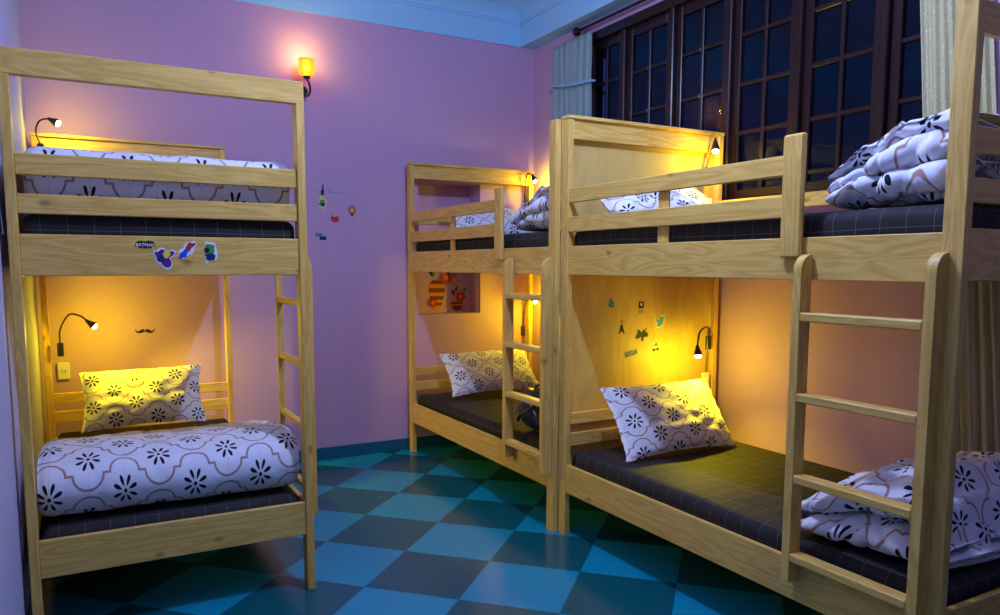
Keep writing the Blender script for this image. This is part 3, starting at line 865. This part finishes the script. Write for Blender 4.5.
# moustache
mu = [(p.x, p.y) for p in catmull([(0,.004,0),(.012,.014,0),(.026,.011,0),(.040,.001,0),(.052,.001,0),(.063,.016,0)], 4)] + [(p.x, p.y) for p in catmull([(.066,.012,0),(.057,-.008,0),(.043,-.015,0),(.024,-.014,0),(.008,-.008,0),(0,-.003,0)], 4)]
mo = empty('moustache_sticker', (0.370, yw, 1.118)); tag(mo, 'small black moustache sticker above the pillow of the lower left bunk', 'sticker')
poly('half', mu, SM['black'], mo, 0.0003); poly('half', [(-x, z) for x, z in mu], SM['black'], mo, 0.0003)
# plywood headboard stickers
gp = 'stickers on the plywood headboard'
yp = 1.388+2.31-0.026-0.0003
sticker('round green swirl sticker, upper left on the plywood headboard', (2.782, yp, 1.372), gp, [('print', blob(0,-.006,.022,.020,24), 'teal'), ('print', [(-.020,.0),(-.012,.026),(.012,.036),(.004,.022),(-.004,.006)], 'teal'), ('eye', blob(.004,-.006,.008,.007,14), 'lblue')])
sticker('small upright black and white sticker, topmost on the plywood headboard', (3.010, yp, 1.335), gp, [('print', [(-.020,.044),(.020,.044),(.020,.004),(-.020,.004)], 'black'), ('print', blob(0,.026,.009,.011,14), 'white'), ('strip', [(-.018,-.010),(.018,-.010),(.018,-.030),(-.018,-.030)], 'grey'), ('strip', [(-.016,-.016),(.016,-.016),(.016,-.023),(-.016,-.023)], 'orange')])
bird = [(x*1.0, z*1.0) for x, z in [(-.036,.018),(-.022,.012),(-.006,.010),(-.002,.024),(.012,.032),(.024,.028),(.036,.034),(.028,.020),(.030,.0),(.018,-.022),(-.006,-.034),(-.030,-.026),(-.016,-.020),(-.026,-.010),(-.020,-.006),(-.034,.004),(-.028,.006)]]
sticker('blue bird sticker at the right of the plywood headboard group', (3.163, yp, 1.250), gp, [('backing', [(x*1.25, z*1.25) for x, z in bird], 'white'), ('bird', bird, 'lblue')])
sticker('forked black sticker with a red dot, left middle on the plywood headboard', (2.862, yp, 1.215), gp, [('print', [(-.026,-.034),(-.016,-.014),(-.014,.004),(-.006,.026),(.004,.028),(.010,.006),(.018,-.010),(.026,-.034),(.012,-.026),(.0,-.012),(-.010,-.024)], 'black'), ('dot', blob(-.001,.046,.009,.006,12), 'red')])
sticker('black splash-shaped sticker in the middle of the plywood headboard group', (3.020, yp, 1.180), gp, [('backing', blob(0,0,.036,.040,24,1.2,31), 'grey'), ('print', blob(0,-.002,.028,.034,24,1.6,31), 'black'), ('print', [(.004,.010),(.038,.034),(.040,.030),(.010,.000)], 'black')])
sticker('pale green cap-shaped sticker nearest the lamp on the plywood headboard', (3.133, yp, 1.092), gp, [('print', blob(0,.012,.028,.018,18,.6,41), 'white'), ('print', blob(.004,.012,.018,.010,18,.6,43), 'green'), ('print', blob(-.014,-.020,.013,.009,14), 'black'), ('print', blob(.014,-.016,.011,.009,14), 'black')])
s7 = sticker('small sticker with dark block lettering, lowest on the plywood headboard', (2.937, yp, 1.055), gp, [('backing', [(-.052,.014),(.052,.034),(.052,-.004),(-.052,-.024)], 'grey')])
text_mesh('SEGA', 0.040, SM['black'], s7, (0, -0.0016, 0.004), -0.19)

# ------------------------------------------------------------------ vases painted in the niche
yn = YB + ND - 0.0004
gv = 'flower vase decals in the niche'
KW, KH = 0.52, 0.66
vz = lambda k: [(x*k*KW, z*k*KH) for x, z in [(-.05,.23),(-.12,.20),(-.165,.13),(-.16,.05),(-.13,-.04),(-.09,-.14),(-.06,-.20),(.06,-.20),(.10,-.10),(.145,.02),(.16,.12),(.12,.20),(.05,.23)]]
def band(z0, z1, w0, w1): return [(-w0*KW, z0*KH), (w0*KW, z0*KH), (w1*KW, z1*KH), (-w1*KW, z1*KH)]
def flower(cx, cz, r, m): return ('flower', [(x, z) for x, z in blob(cx, cz, r, r, 60, .15, cx*9, 8)], m)
v1 = sticker('striped brown vase decal with red and orange flowers, left in the niche', (2.785, yn, 1.322), gv,
    [('vase', vz(1.0), 'orange'), ('stripe', band(.05,.11,.150,.156), 'brown'), ('stripe', band(-.05,.0,.115,.132), 'brown'), ('stripe', band(-.13,-.09,.080,.100), 'brown'), ('stripe', band(.165,.215,.135,.09), 'brown'),
     ('leaf', blob(-.06,.205,.035,.014,14,0,0,0,2.2), 'navy'), ('leaf', blob(-.03,.215,.030,.011,14,0,0,0,1.5), 'green'), ('leaf', blob(.13,.225,.040,.015,14,0,0,0,.7), 'navy'), ('leaf', blob(.17,.19,.030,.010,14,0,0,0,.2), 'green'),
     flower(.085,.165,.055,'red'), flower(.085,.165,.024,'orange'), flower(.165,.145,.034,'orange'), flower(.165,.145,.012,'yellow'), flower(.06,.225,.030,'pink'), flower(-.045,-.06,.038,'red'), flower(-.045,-.06,.016,'orange')], 'vase_decal', 'wall decal')
v2 = sticker('small bowl decal filled with red flowers, right in the niche', (2.985, yn, 1.232), gv,
    [('bowl', [(x*.62, z*.72) for x, z in [(-.10,.05),(.10,.05),(.085,-.03),(.03,-.065),(-.03,-.065),(-.085,-.03)]], 'brown'), ('stripe', [(-.052,.0),(.052,.0),(.055,.014),(-.055,.014)], 'orange'),
     ('leaf', blob(-.04,.12,.032,.012,14,0,0,0,2.0), 'navy'), ('leaf', blob(.075,.145,.030,.011,14,0,0,0,1.0), 'green'), ('leaf', blob(-.01,.15,.026,.009,14,0,0,0,1.3), 'navy'), flower(.035,.08,.046,'red'), flower(.035,.08,.020,'orange'), flower(-.035,.06,.026,'pink'), flower(.075,.035,.022,'pink'), flower(.02,.135,.022,'orange')], 'bowl_decal', 'wall decal')

# ------------------------------------------------------------------ dark backpack on the far lower bunk
BAGM, nt, b = newmat('dark_nylon', (0.014, 0.025, 0.07), 0.28, 0.5)
t = nt.nodes.new('ShaderNodeTexCoord'); bump(nt, b, noise_tex(nt, t.outputs['Object'], 14, 4, 0.6, 0.5), 0.9, 0.05)
bg = empty('backpack', (2.60, 4.15, 0.520)); tag(bg, 'dark shiny backpack lying behind the ladder on the far lower bunk', 'backpack')
bm = bmesh.new(); bmesh.ops.create_icosphere(bm, subdivisions=4, radius=1.0)
for v in bm.verts:
    p = v.co.copy(); n_ = noise.noise(p*2.3)*0.10 + noise.noise(p*6)*0.03
    sx, sy, sz = [math.copysign(abs(c)**0.72, c) for c in p]
    v.co = Vector((sx*0.12, sy*0.20, sz*0.135 + 0.135))*(1+n_)
    v.co.z = max(v.co.z, 0.0)
me = bpy.data.meshes.new('bag_body'); bm.to_mesh(me); bm.free(); link('bag_body', me, BAGM, bg, True)
tube('strap', [(-0.13, 0.10, 0.06), (-0.165, 0.03, 0.10), (-0.16, -0.06, 0.15), (-0.12, -0.12, 0.20)], 0.011, BLACK, bg)
tube('carry_handle', [(-0.02, -0.05, 0.26), (-0.02, -0.02, 0.295), (-0.02, 0.04, 0.295), (-0.02, 0.07, 0.26)], 0.008, BLACK, bg)
tube('zip', [(-0.145, 0.12, 0.10), (-0.14, 0.05, 0.19), (-0.135, -0.04, 0.20), (-0.13, -0.12, 0.13)], 0.004, GREYM, bg)
